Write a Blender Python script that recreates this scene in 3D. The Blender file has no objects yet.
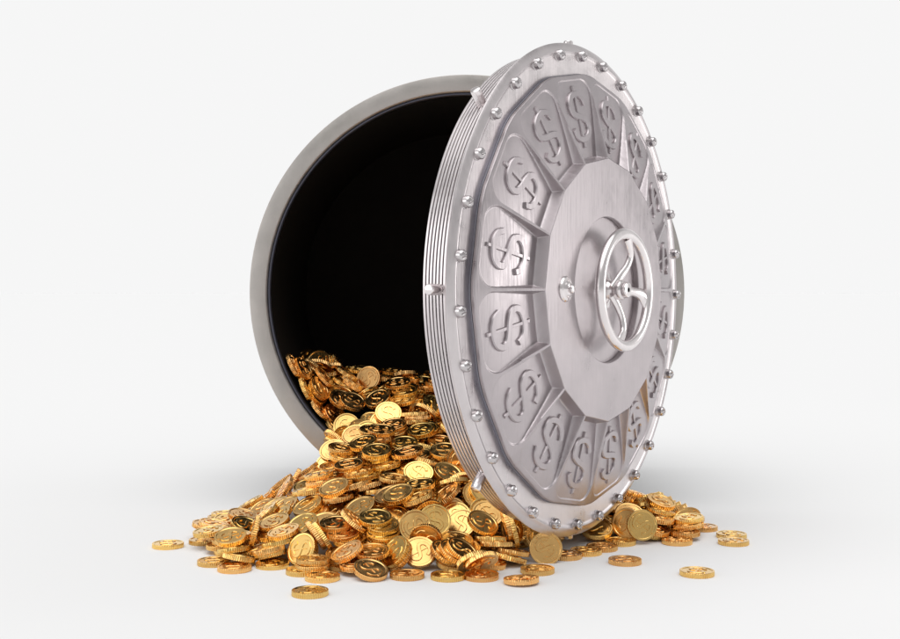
# A round vault frame, its open door and a heap of gold coins on a white table
FLOOR_ALB = 0.8179
ENV_BASE = (.22, .40)
LOBES = [((-.05, -.25, .97), .72, .91, 1.85),    # bright overhead patch added to the world to whiten the floor
         ((.86, .47, .20), .80, .97, .15),       # soft fill from the right and behind
         ((.97, .05, .10), .55, .92, .25),       # broad fill from the right
         ((-.92, -.40, .03), .80, .95, 2.1),     # left front softbox
         ((0, -1, .12), .50, .90, .20)]          # faint broad fill from behind the camera
KEY_SIZE = 2.1; KEY_W = 44
import bpy, bmesh, math, random
from mathutils import Vector, Matrix, Quaternion
PI = math.pi
R = math.radians
scene = bpy.context.scene
COL = scene.collection

# ------------------------------------------------------------------ materials
def nmat(name):
    m = bpy.data.materials.new(name); m.use_nodes = True
    nt = m.node_tree; b = nt.nodes['Principled BSDF']
    return m, nt, b

def metal(name, col, rough, scratch=0.5, rvar=0.08, cvar=0.06, bump=0.15, scale=1.0, wear=None):
    """metal with fine brushing, cloudy stains and stray scratches"""
    m, nt, b = nmat(name)
    N, L = nt.nodes.new, nt.links.new
    b.inputs['Metallic'].default_value = 1.0
    tc = N('ShaderNodeTexCoord')
    n1 = N('ShaderNodeTexNoise'); n1.inputs['Scale'].default_value = 7*scale; n1.inputs['Detail'].default_value = 5
    n1.inputs['Roughness'].default_value = .65
    L(tc.outputs['Object'], n1.inputs['Vector'])
    # brushing: noise stretched hard along two slanted directions
    outs = []
    for k, (ang, sx, sy) in enumerate(((8, 300, 16), (-41, 260, 12), (63, 280, 15))):
        mp = N('ShaderNodeMapping'); mp.inputs['Rotation'].default_value = (0, R(ang), 0)
        mp.inputs['Scale'].default_value = (sx*scale, 30*scale, sy*scale)
        L(tc.outputs['Object'], mp.inputs['Vector'])
        n = N('ShaderNodeTexNoise'); n.inputs['Scale'].default_value = .45; n.inputs['Detail'].default_value = 2
        L(mp.outputs['Vector'], n.inputs['Vector'])
        r = N('ShaderNodeMapRange'); r.inputs['From Min'].default_value = .5; r.inputs['From Max'].default_value = .74
        L(n.outputs['Fac'], r.inputs['Value']); outs.append(r.outputs['Result'])
    a = N('ShaderNodeMath'); a.operation = 'ADD'; L(outs[0], a.inputs[0]); L(outs[1], a.inputs[1])
    a2 = N('ShaderNodeMath'); a2.operation = 'ADD'; L(a.outputs[0], a2.inputs[0]); L(outs[2], a2.inputs[1])
    s = N('ShaderNodeMath'); s.operation = 'MULTIPLY'; s.inputs[1].default_value = .33; L(a2.outputs[0], s.inputs[0])
    # roughness
    rr = N('ShaderNodeMapRange'); rr.inputs['From Min'].default_value = .3; rr.inputs['From Max'].default_value = .7
    rr.inputs['To Min'].default_value = rough - rvar; rr.inputs['To Max'].default_value = rough + rvar
    L(n1.outputs['Fac'], rr.inputs['Value'])
    ra = N('ShaderNodeMath'); ra.operation = 'MULTIPLY_ADD'; ra.inputs[1].default_value = .22*scratch
    L(s.outputs[0], ra.inputs[0]); L(rr.outputs['Result'], ra.inputs[2]); L(ra.outputs[0], b.inputs['Roughness'])
    # colour
    mx = N('ShaderNodeMix'); mx.data_type = 'RGBA'
    mx.inputs[6].default_value = (*[c*(1-cvar) for c in col], 1); mx.inputs[7].default_value = (*[min(1, c*(1+cvar)) for c in col], 1)
    cr = N('ShaderNodeMapRange'); cr.inputs['From Min'].default_value = .35; cr.inputs['From Max'].default_value = .65
    L(n1.outputs['Fac'], cr.inputs['Value']); L(cr.outputs['Result'], mx.inputs[0])
    if wear:
        mx2 = N('ShaderNodeMix'); mx2.data_type = 'RGBA'; mx2.inputs[7].default_value = (*wear, 1)
        n3 = N('ShaderNodeTexNoise'); n3.inputs['Scale'].default_value = 3*scale; n3.inputs['Detail'].default_value = 6
        L(tc.outputs['Object'], n3.inputs['Vector'])
        w = N('ShaderNodeMapRange'); w.inputs['From Min'].default_value = .52; w.inputs['From Max'].default_value = .75; w.inputs['To Max'].default_value = .55
        L(n3.outputs['Fac'], w.inputs['Value']); L(w.outputs['Result'], mx2.inputs[0])
        L(mx.outputs[2], mx2.inputs[6]); L(mx2.outputs[2], b.inputs['Base Color'])
    else:
        L(mx.outputs[2], b.inputs['Base Color'])
    bp = N('ShaderNodeBump'); bp.inputs['Strength'].default_value = bump; bp.inputs['Distance'].default_value = .002
    L(s.outputs[0], bp.inputs['Height']); L(bp.outputs['Normal'], b.inputs['Normal'])
    return m

STEEL = metal('brushed_steel', (.49, .446, .458), .335, scratch=1.0, bump=.20)
STEEL2 = metal('satin_steel', (.66, .615, .62), .31, scratch=.7, bump=.15)
POLISH = metal('polished_steel', (.80, .76, .765), .15, scratch=.15, rvar=.03, bump=.03)
BOLTM = metal('bolt_steel', (.58, .55, .555), .24, scratch=.2, rvar=.04, bump=.03)
WHEELM = metal('wheel_steel', (.84, .79, .79), .19, scratch=.2, rvar=.03, bump=.03)
FRAMEM = metal('aged_frame_steel', (.50, .47, .445), .42, scratch=.7, bump=.12, wear=(.41, .395, .345))
def gold(name, col, rough):
    m, nt, b = nmat(name); N, L = nt.nodes.new, nt.links.new
    b.inputs['Metallic'].default_value = 1.0
    tc = N('ShaderNodeTexCoord'); oi = N('ShaderNodeObjectInfo')
    ad = N('ShaderNodeVectorMath'); ad.operation = 'ADD'
    L(tc.outputs['Object'], ad.inputs[0]); L(oi.outputs['Location'], ad.inputs[1])
    n = N('ShaderNodeTexNoise'); n.inputs['Scale'].default_value = 26; n.inputs['Detail'].default_value = 5
    L(ad.outputs[0], n.inputs['Vector'])
    rr = N('ShaderNodeMapRange'); rr.inputs['From Min'].default_value = .3; rr.inputs['From Max'].default_value = .7
    rr.inputs['To Min'].default_value = rough-.06; rr.inputs['To Max'].default_value = rough+.09
    L(n.outputs['Fac'], rr.inputs['Value']); L(rr.outputs['Result'], b.inputs['Roughness'])
    hs = N('ShaderNodeHueSaturation'); hs.inputs['Color'].default_value = (*col, 1)
    v = N('ShaderNodeMapRange'); v.inputs['To Min'].default_value = .78; v.inputs['To Max'].default_value = 1.06
    h2 = N('ShaderNodeMath'); h2.operation = 'MULTIPLY'; h2.inputs[1].default_value = 7.31; L(oi.outputs['Random'], h2.inputs[0])
    h3 = N('ShaderNodeMath'); h3.operation = 'FRACT'; L(h2.outputs[0], h3.inputs[0])
    h4 = N('ShaderNodeMapRange'); h4.inputs['To Min'].default_value = .488; h4.inputs['To Max'].default_value = .508; L(h3.outputs[0], h4.inputs['Value']); L(h4.outputs['Result'], hs.inputs['Hue'])
    L(oi.outputs['Random'], v.inputs['Value']); L(v.outputs['Result'], hs.inputs['Value']); 
    n2 = N('ShaderNodeTexNoise'); n2.inputs['Scale'].default_value = 14; n2.inputs['Detail'].default_value = 6; L(ad.outputs[0], n2.inputs['Vector'])
    tw = N('ShaderNodeMapRange'); tw.inputs['From Min'].default_value = .55; tw.inputs['From Max'].default_value = .8; tw.inputs['To Max'].default_value = .45
    L(n2.outputs['Fac'], tw.inputs['Value'])
    tm = N('ShaderNodeMix'); tm.data_type = 'RGBA'; tm.inputs[7].default_value = (.55, .27, .075, 1)
    L(tw.outputs['Result'], tm.inputs[0]); L(hs.outputs['Color'], tm.inputs[6]); L(tm.outputs[2], b.inputs['Base Color'])
    return m
GOLD = gold('coin_gold', (.96, .605, .21), .21)
def plain(name, col, rough, metallic=0.0):
    m, nt, b = nmat(name); N, L = nt.nodes.new, nt.links.new
    tc = N('ShaderNodeTexCoord'); n = N('ShaderNodeTexNoise'); n.inputs['Scale'].default_value = 9; n.inputs['Detail'].default_value = 6
    L(tc.outputs['Object'], n.inputs['Vector'])
    mx = N('ShaderNodeMix'); mx.data_type = 'RGBA'
    mx.inputs[6].default_value = (*[c*.8 for c in col], 1); mx.inputs[7].default_value = (*[c*1.2 for c in col], 1)
    L(n.outputs['Fac'], mx.inputs[0]); L(mx.outputs[2], b.inputs['Base Color'])
    b.inputs['Roughness'].default_value = rough; b.inputs['Metallic'].default_value = metallic
    return m
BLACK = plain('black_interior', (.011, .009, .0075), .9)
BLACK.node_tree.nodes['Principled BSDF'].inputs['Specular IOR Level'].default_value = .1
HOLE = plain('keyhole_black', (.01, .01, .01), .6)
GROOVE_SHADE = metal('groove_shade', (.24, .235, .27), .4, scratch=.3)  # darkened steel tone, stands in for shade in the panel gap
SEAM = metal('dark_blued_steel', (.10, .10, .125), .45, scratch=.3)

# ------------------------------------------------------------------ helpers
def tag(o, label=None, cat=None, group=None, kind=None):
    if label: o['label'] = label
    if cat: o['category'] = cat
    if group: o['group'] = group
    if kind: o['kind'] = kind
    return o
def empty(name, loc, rz=0):
    o = bpy.data.objects.new(name, None); o.empty_display_size = .1
    o.location = loc; o.rotation_euler = (0, 0, rz); COL.objects.link(o); return o
def mk(name, verts, faces, mat, parent=None, loc=(0, 0, 0), smooth=True, ang=32):
    me = bpy.data.meshes.new(name); me.from_pydata([tuple(v) for v in verts], [], faces)
    bm = bmesh.new(); bm.from_mesh(me)
    bmesh.ops.recalc_face_normals(bm, faces=bm.faces)
    if smooth:
        for f in bm.faces: f.smooth = True
        for e in bm.edges:
            if len(e.link_faces) == 2 and e.calc_face_angle(0) > R(ang): e.smooth = False
    bm.to_mesh(me); bm.free()
    me.materials.append(mat)
    o = bpy.data.objects.new(name, me); COL.objects.link(o); o.location = loc
    if parent: o.parent = parent
    return o
class MB:
    def __init__(s): s.v = []; s.f = []
    def add(s, verts, faces):
        k = len(s.v); s.v += [tuple(v) for v in verts]; s.f += [tuple(i+k for i in f) for f in faces]
    def lathe(s, prof, n=64, mtx=None, a0=0.0, close=False):
        """profile of (radius, height); axis +Z of the local frame, then mtx. radius 0 closes to a pole"""
        rows = []; vs = []
        for r, h in prof:
            if r <= 1e-9: rows.append([len(vs)]); vs.append(Vector((0, 0, h)))
            else:
                rows.append(list(range(len(vs), len(vs)+n)))
                for i in range(n):
                    a = a0+2*PI*i/n; vs.append(Vector((r*math.cos(a), r*math.sin(a), h)))
        fs = []
        seq = list(range(len(rows)-1)) + ([len(rows)-1] if close else [])
        for k in seq:
            A, B = rows[k], rows[(k+1) % len(rows)]
            for i in range(n):
                j = (i+1) % n
                if len(A) == 1 and len(B) == 1: continue
                if len(A) == 1: fs.append((A[0], B[i], B[j]))
                elif len(B) == 1: fs.append((A[i], B[0], A[j]))
                else: fs.append((A[i], B[i], B[j], A[j]))
        if mtx: vs = [mtx @ v for v in vs]
        s.add(vs, fs)
    def build(s, name, mat, parent=None, loc=(0, 0, 0), ang=32):
        return mk(name, s.v, s.f, mat, parent, loc, True, ang)
# frame turning (u, v, h) of a wheel drawn flat into the upright door: u->X, v->Z, h-> -Y
UP = Matrix(((1, 0, 0, 0), (0, 0, -1, 0), (0, 1, 0, 0), (0, 0, 0, 1)))

def catmull(P, n):
    out = []
    Q = [Vector(P[0])*2-Vector(P[1])] + [Vector(p) for p in P] + [Vector(P[-1])*2-Vector(P[-2])]
    for i in range(1, len(Q)-2):
        for k in range(n):
            t = k/n
            out.append(.5*((2*Q[i])+(Q[i+1]-Q[i-1])*t+(2*Q[i-1]-5*Q[i]+4*Q[i+1]-Q[i+2])*t*t+(3*Q[i]-Q[i-1]-3*Q[i+1]+Q[i+2])*t**3))
    out.append(Q[-2]); return out
S_PTS = [(.34, .235), (.265, .375), (.12, .455), (-.06, .46), (-.235, .39), (-.315, .25), (-.27, .11), (-.10, .025), (.10, -.025), (.27, -.11), (.315, -.25), (.235, -.39), (.06, -.46), (-.12, -.455), (-.265, -.375), (-.34, -.235)]
def dollar(mb, size, depth, mtx, hw=.072, n=4, bev=.35, barw=.04, below=.3):
    """embossed dollar sign: a swept S with bevelled shoulders and a slightly lower upright bar"""
    pts = catmull([(x, y) for x, y in S_PTS], n)
    m = len(pts); vs = []
    prof = [(-1, -below), (-1, 1-bev), (-1+bev*.55, 1), (1-bev*.55, 1), (1, 1-bev), (1, -below)]
    for i, p in enumerate(pts):
        t = (pts[min(i+1, m-1)]-pts[max(i-1, 0)]).normalized(); q = Vector((-t.y, t.x))
        w = hw*(1.0+.18*math.cos((i/(m-1)-.5)*PI))
        for s, h in prof:
            c = p + q*(w*s); vs.append(mtx @ Vector((c.x*size, c.y*size, h*depth)))
    k = len(prof); fs = []
    for i in range(m-1):
        for j in range(k-1): fs.append((i*k+j, i*k+j+1, (i+1)*k+j+1, (i+1)*k+j))
    fs.append(tuple(range(k))); fs.append(tuple((m-1)*k+j for j in reversed(range(k))))
    mb.add(vs, fs)
    H = .64
    vs = []
    for y in (-H, -H+.02, H-.02, H):
        e = 1 if abs(y) < H else .6
        for s, h in prof: vs.append(mtx @ Vector((s*barw*size, y*size, (h*.84*(1 if e == 1 else .7) if h > 0 else h)*depth)))
    fs = []
    for i in range(3):
        for j in range(k-1): fs.append((i*k+j, i*k+j+1, (i+1)*k+j+1, (i+1)*k+j))
    fs.append(tuple(range(k))); fs.append(tuple(3*k+j for j in reversed(range(k))))
    mb.add(vs, fs)

# ------------------------------------------------------------------ the place: floor and backdrop light
fl = mk('floor', [(-400, -400, 0), (400, -400, 0), (400, 1400, 0), (-400, 1400, 0)], [(0, 1, 2, 3)], bpy.data.materials.new('white_table'), smooth=False)
tag(fl, kind='structure')
FM = fl.data.materials[0]; FM.use_nodes = True
_b = FM.node_tree.nodes['Principled BSDF']; _b.inputs['Base Color'].default_value = (FLOOR_ALB, FLOOR_ALB, FLOOR_ALB, 1)
_b.inputs['Roughness'].default_value = 1; _b.inputs['Specular IOR Level'].default_value = 0

w = bpy.data.worlds.new('World'); scene.world = w; w.use_nodes = True
nt = w.node_tree; N, L = nt.nodes.new, nt.links.new
bg = nt.nodes['Background']; tc = N('ShaderNodeTexCoord'); sp = N('ShaderNodeSeparateXYZ')
L(tc.outputs['Generated'], sp.inputs[0])
def mrange(sock, a, b, c, d, smooth=True):
    r = N('ShaderNodeMapRange'); r.interpolation_type = 'SMOOTHSTEP' if smooth else 'LINEAR'
    for k, v in (('From Min', a), ('From Max', b), ('To Min', c), ('To Max', d)): r.inputs[k].default_value = v
    L(sock, r.inputs['Value']); return r.outputs['Result']
def math2(op, a, b):
    m = N('ShaderNodeMath'); m.operation = op
    for i, x in enumerate((a, b)):
        if isinstance(x, (int, float)): m.inputs[i].default_value = x
        else: L(x, m.inputs[i])
    return m.outputs[0]
def lobe(d, lo, hi, val):
    v = Vector(d).normalized(); q = N('ShaderNodeVectorMath'); q.operation = 'DOT_PRODUCT'
    L(tc.outputs['Generated'], q.inputs[0]); q.inputs[1].default_value = v
    return mrange(q.outputs['Value'], lo, hi, 0, val)
tot = mrange(sp.outputs['Z'], -.1, .9, ENV_BASE[0], ENV_BASE[1])
for d, lo, hi, val in LOBES: tot = math2('ADD', tot, lobe(d, lo, hi, val))
back = mrange(sp.outputs['Y'], .66, .82, 0, 1)
mx = N('ShaderNodeMix'); mx.data_type = 'RGBA'
L(back, mx.inputs[0]); L(tot, mx.inputs[6]); mx.inputs[7].default_value = (.923, .923, .923, 1)
L(mx.outputs[2], bg.inputs['Color'])
bg.inputs['Strength'].default_value = 1.0

# ------------------------------------------------------------------ camera
cam = bpy.data.cameras.new('camera'); co = bpy.data.objects.new('camera', cam); COL.objects.link(co)
CZ = 1.115
co.location = (0, 0, CZ); co.rotation_euler = (R(90), 0, 0)
cam.sensor_width = 36; cam.lens = 36*1209.2/900; cam.shift_y = -27.5/900; cam.clip_end = 3000; cam.clip_start = .05
scene.camera = co
scene.render.resolution_x = 1024; scene.render.resolution_y = 727
scene.view_settings.view_transform = 'Standard'; scene.view_settings.look = 'None'; scene.view_settings.gamma = 1
scene.view_settings.exposure = 0
scene.render.engine = 'CYCLES'

# ------------------------------------------------------------------ round vault frame with its dark tunnel
FY = 6.20; FX = .087; FR = 1.115
vf = empty('bank_vault', (FX, FY, 0))
tag(vf, 'round steel bank vault, its heavy dollar door swung open in front of the black opening', 'vault')
ROT = Matrix.Rotation(R(90), 4, 'X')           # local +Z -> -Y (towards the camera)
m = MB()
m.lathe([(1.034, -.16), (1.024, -.012), (1.030, -.003), (1.036, 0), (1.112, 0), (1.1145, -.001), (1.115, -.003), (1.115, -.16)], 256, ROT, close=True)
m.build('frame_ring', FRAMEM, vf, (0, 0, FR))
m = MB(); m.lathe([(1.019, -.006), (1.0225, -.010), (1.0225, -.10), (1.008, -.10), (1.008, -.012), (1.013, -.006)], 192, ROT, close=True)
m.build('inner_lip', SEAM, vf, (0, 0, FR))
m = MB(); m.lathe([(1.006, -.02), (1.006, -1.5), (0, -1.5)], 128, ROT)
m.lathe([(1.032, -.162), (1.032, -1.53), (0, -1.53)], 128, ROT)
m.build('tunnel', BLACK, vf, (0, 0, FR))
# ------------------------------------------------------------------ the door
YAW = .99142503
DC = Vector((.5951, 5.1937, CZ+.009))
vd = empty('door', (DC.x-FX, DC.y-FY, 0), YAW); vd.parent = vf
DL = (0, 0, DC.z)
# body with ribbed side
prof = [(0, -.176), (.96, -.176), (.998, -.176)]
nr = 8; h0, h1 = -.174, -.056
for i in range(nr):
    a = h0+(h1-h0)*i/nr; d = (h1-h0)/nr
    for t, r in ((0, .9965), (.10, .9965), (.14, 1.003), (.20, 1.0072), (.30, 1.0085), (.80, 1.0085), (.90, 1.0072), (.96, 1.003)): prof.append((r, a+d*t))
prof += [(.994, h1), (.994, -.045), (0, -.045)]
m = MB(); m.lathe(prof, 256, UP); m.build('ribbed_body', STEEL2, vd, DL)
# flange carrying the bolts
m = MB(); m.lathe([(.80, -.046), (1.044, -.046+.000), (1.049, -.0445), (1.0505, -.041), (1.047, -.037), (1.019, -.0220), (1.013, -.0220), (1.006, -.0265), (.998, -.0285), (.80, -.0285)], 256, UP, close=True)
m.build('flange', STEEL2, vd, DL)
# panel: sixteen sunken pockets between ribs that rise to the hub
TA = math.tan(R(11.25)); CA = math.cos(R(11.25))
RH, HH = .561, .095
XH = RH*CA; XO = .930*CA; PX = .868*CA/CA
def ridge(x):
    t = (x-XH)/(.905-XH); t = min(max(t, 0), 1)
    return HH-.001 + (.001-HH)*t
def floor_h(x):
    t = min(max((x-XH)/(.90-XH), 0), 1)
    return ridge(x)-.045*(1-t)**1.35-.003
def panel_h(x, y):
    d1 = (x*TA-abs(y))*CA-.0045-.003*min(1, max(0, (x-XH)/.3))
    d2 = .893-x
    rad = .085
    if d1 < rad and d2 < rad: s = rad-math.hypot(rad-d1, rad-d2)
    else: s = min(d1, d2)
    d3 = (x-XH-.0005)*1.0
    hr, hf = ridge(x), floor_h(x)
    dep = hr-hf
    if dep < .0004 or s <= 0: return hr
    def fall(s, wd):
        if s <= 0: return 1.0
        t = s/wd
        if t >= 1: return 0.0
        return (1-t)**1.9
    wd = max(.004, dep*.32)
    f = max(fall(s, wd), fall(d3, dep*.28))
    return hf+dep*f
def nonuni(a, b, n, dense0, dense1):
    """parameters from a to b, denser near the ends"""
    out = []
    for i in range(n+1):
        t = i/n; s = t
        if dense0 and dense1: s = .5-.5*math.cos(PI*t); s = .55*s+.45*(.5-.5*math.cos(PI*s))
        out.append(a+(b-a)*s)
    return out
xs = sorted(set([round(XH+1e-5+(i/22)**1.6*.05, 6) for i in range(23)] + [round(.60+i*.0052, 6) for i in range(1, 44)] + [round(.826+i*.0022, 6) for i in range(1, 34)] + [XO-.008]))
tj = nonuni(-1, 1, 96, True, True)
vs = []; fs = []; nx, ny = len(xs)+6, len(tj)
def rcorner(x, t):                               # round the corners of the sixteen-sided outline
    q = math.atan(TA*t); rp = XO/math.cos(q); lim = .9225
    e = max(0, rp-lim+.004); cut = e*e/(2*.008) if e < .008 else e-.004
    return x-cut*math.cos(q)*max(0, min(1, (x-.80)/(XO-.80)))
for k in range(16):
    th = R(11.25+22.5*k); c, s = math.cos(th), math.sin(th)
    base = len(vs)
    for x, hx in [(x_, None) for x_ in xs] + [(XO-.004, -.0008), (XO-.001, -.0025), (XO, -.0045), (XO, -.0165), (XO-.013, -.0185), (XO-.013, -.034)]:
        for t in tj:
            xx = rcorner(x, t); yy = xx*TA*t
            h = panel_h(x, x*TA*t)
            if hx is not None: h = hx
            vs.append((xx*c-yy*s, -h, xx*s+yy*c))
    for i in range(nx-1):
        for j in range(ny-1):
            fs.append((base+i*ny+j, base+i*ny+j+1, base+(i+1)*ny+j+1, base+(i+1)*ny+j))
po = mk('pocket_panel', vs, fs, STEEL, vd, DL, True, 38)
bm = bmesh.new(); bm.from_mesh(po.data); bmesh.ops.remove_doubles(bm, verts=bm.verts, dist=2e-5)
bmesh.ops.recalc_face_normals(bm, faces=bm.faces)
bm.faces.ensure_lookup_table()
for e in bm.edges: e.smooth = not (len(e.link_faces) == 2 and e.calc_face_angle(0) > R(38))
bm.to_mesh(po.data); bm.free()
# dark strip added to paint the shade in the gap between panel and flange
g = []; ng = len(tj)
for k in range(16):
    th = R(11.25+22.5*k); c, s_ = math.cos(th), math.sin(th)
    for t in tj[:-1]:
        xx = rcorner(XO, t)+.0025; yy = (XO+.0025)*TA*t
        g.append((xx*c-yy*s_, xx*s_+yy*c))
vs = [(a, .034, b) for a, b in g]+[(a, .0205, b) for a, b in g]+[(a*.998, .0185, b*.998) for a, b in g]+[(a*.98, .018, b*.98) for a, b in g]; q = len(g)
fs = [(r_*q+i, r_*q+(i+1) % q, (r_+1)*q+(i+1) % q, (r_+1)*q+i) for r_ in range(3) for i in range(q)]
mk('groove_shade_strip', vs, fs, GROOVE_SHADE, vd, DL, True, 38)
# hub plate with the round recess
m = MB(); n = 192
def hub_r(a, r):                                 # radius of a regular 16-gon with corners at multiples of 22.5 degrees
    q = (a % R(22.5))-R(11.25); return r*CA/math.cos(q)
rows = []
for kind_, r, h in (('p', .56, HH-.02), ('p', RH, HH-.002), ('p', RH-.0025, HH), ('c', .3125, HH), ('c', .3095, HH-.003), ('c', .3095, HH-.026)):
    rows.append([((hub_r(2*PI*i/n, r) if kind_ == 'p' else r)*math.cos(2*PI*i/n), -h, (hub_r(2*PI*i/n, r) if kind_ == 'p' else r)*math.sin(2*PI*i/n)) for i in range(n)])
vs = [v for r_ in rows for v in r_]; fs = [(a*n+i, a*n+(i+1) % n, (a+1)*n+(i+1) % n, (a+1)*n+i) for a in range(len(rows)-1) for i in range(n)]
m.add(vs, fs); m.build('hub_plate', STEEL, vd, DL)
m = MB(); m.lathe([(0, HH-.0245), (.3085, HH-.0245), (.3085, HH-.03)], 128, UP); m.build('recessed_disc', STEEL, vd, DL)
# dollar signs
for k in range(16):
    a = 11.25+22.5*k
    m = MB(); dollar(m, .205, .0105, Matrix.Translation((0, .738, 0)), hw=.062, n=8, bev=.42, barw=.036)
    mt = UP @ Matrix.Rotation(R(a-90), 4, 'Z')   # lies on the sloping pocket floor
    m.v = [mt @ Vector((x, y, z+floor_h(y))) for x, y, z in m.v]
    m.build('dollar_sign', STEEL, vd, DL, ang=28)
# bolts
for k in range(31):
    a = 2.00505176+2*PI*k/31
    mt = UP @ Matrix.Translation((math.cos(a), math.sin(a), -.029)) @ Matrix.Rotation(k*1.7, 4, 'Z')
    m = MB(); n = 32; vs = []; fs = []
    pr = [(.0258, 0), (.0258, .003), (.0226, .005), (.0226, .021), (.0216, .0255), (.0178, .030), (.0125, .0332), (.007, .035), (.0022, .0355)]
    for r, h in pr:
        for i in range(n):
            t = 2*PI*i/n; x, y = r*math.cos(t), r*math.sin(t); hh = h
            if r < .0165 and (abs(x) < .0026 or abs(y) < .0026): hh = h-.006
            vs.append(mt @ Vector((x, y, hh)))
    for i in range(len(pr)-1):
        for j in range(n): fs.append((i*n+j, i*n+(j+1) % n, (i+1)*n+(j+1) % n, (i+1)*n+j))
    fs.append(tuple((len(pr)-1)*n+j for j in range(n)))
    m.add(vs, fs); m.build('bolt', BOLTM, vd, DL)
# locking pins standing out of the ribbed side
for k in range(8):
    a = R(45*k)
    if k == 0: continue                          # hidden hinge side
    mt = UP @ Matrix.Rotation(a, 4, 'Z') @ Matrix.Translation((.985, 0, -.098)) @ Matrix.Rotation(R(90), 4, 'Y')
    m = MB(); m.lathe([(.021, 0), (.021, .088), (.019, .0935), (.016, .095), (0, .095)], 32, mt); m.build('locking_pin', WHEELM, vd, DL)
# small lock cylinder beside the wheel
mt = UP @ Matrix.Translation((-.395, .003, HH))
lk = MB(); lk.lathe([(.052, -.002), (.052, .004), (.047, .011), (.037, .015), (.034, .0125), (.031, .015), (.026, .022), (.024, .023), (0, .023)], 48, mt)
lo = lk.build('lock_cylinder', WHEELM, vf, (DC.x-FX, DC.y-FY, DC.z)); lo.rotation_euler = (0, 0, YAW)
m = MB(); m.lathe([(.017, .021), (.017, .034), (.0145, .0375), (.0095, .039), (0, .039)], 32, mt); m.build('lock_button', WHEELM, lo)
# handwheel
WH, WR, WT = .172, .2365, .0205
def torus(mb, r, rt_u, rt_h, h, n=128, k=20):
    vs = []; fs = []
    for i in range(n):
        a = 2*PI*i/n
        for j in range(k):
            b = 2*PI*j/k; rr = r+rt_u*math.cos(b)
            vs.append(UP @ Vector((rr*math.cos(a), rr*math.sin(a), h+rt_h*math.sin(b))))
    for i in range(n):
        for j in range(k): fs.append((i*k+j, ((i+1) % n)*k+j, ((i+1) % n)*k+(j+1) % k, i*k+(j+1) % k))
    mb.add(vs, fs)
hw = empty('handwheel', (DC.x-FX, DC.y-FY, DC.z), YAW); hw.parent = vf
m = MB(); torus(m, WR, .0245, .021, WH); m.build('wheel_rim', WHEELM, hw)
m = MB(); m.lathe([(.085, HH-.0245), (.080, HH-.014), (.058, HH-.006), (.040, HH+.004), (.032, .118), (.031, .128), (.040, .134), (.043, .140), (.043, .156), (.040, .162), (.0335, .166), (.0335, .182), (.031, .1865), (.026, .188), (.0095, .188)], 48, UP)
m.build('wheel_hub', WHEELM, hw)
m = MB(); m.lathe([(.0098, .1885), (.0098, .184), (0, .184)], 16, UP)
m.build('keyhole', HOLE, hw)
SPK = [([(-.030, 0.0, .128), (0.012, .052, .141), (.058, .098, .152), (.078, .148, .160), (.050, .192, .167), (.032, .222, .169)], 0),
       ([(-.030, -.020, .128), (-.004, -.072, .142), (.010, -.125, .155), (.002, -.175, .162), (-.038, -.212, .168), (-.050, -.228, .169)], 0),
       ([(.020, -.002, .138), (.085, -.006, .145), (.140, -.010, .150), (.185, -.019, .157), (.215, -.034, .164), (.232, -.046, .169)], 1)]
for P, flare in SPK:
    W = [(.024, .011), (.0195, .011), (.0165, .0105), (.0165, .0105), (.021, .011), (.028, .013)] if not flare else [(.026, .011), (.0185, .011), (.0165, .0105), (.022, .011), (.032, .012), (.042, .013)]
    pts = catmull([Vector(p) for p in P], 7); wid = catmull([Vector((a, b, 0)) for a, b in W], 7)
    vs = []; fs = []; k = 18
    for i, p in enumerate(pts):
        t = (pts[min(i+1, len(pts)-1)]-pts[max(i-1, 0)]).normalized(); side = Vector((-t.y, t.x, 0)).normalized(); upv = t.cross(side)*-1
        for j in range(k):
            b = 2*PI*j/k; vs.append(UP @ (p+side*(1.22*wid[i].x*math.cos(b))+upv*(1.25*wid[i].y*math.sin(b))))
    for i in range(len(pts)-1):
        for j in range(k): fs.append((i*k+j, i*k+(j+1) % k, (i+1)*k+(j+1) % k, (i+1)*k+j))
    fs.append(tuple(range(k))); fs.append(tuple((len(pts)-1)*k+j for j in range(k)))
    m = MB(); m.add(vs, fs); m.build('wheel_spoke', WHEELM, hw)

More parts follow.
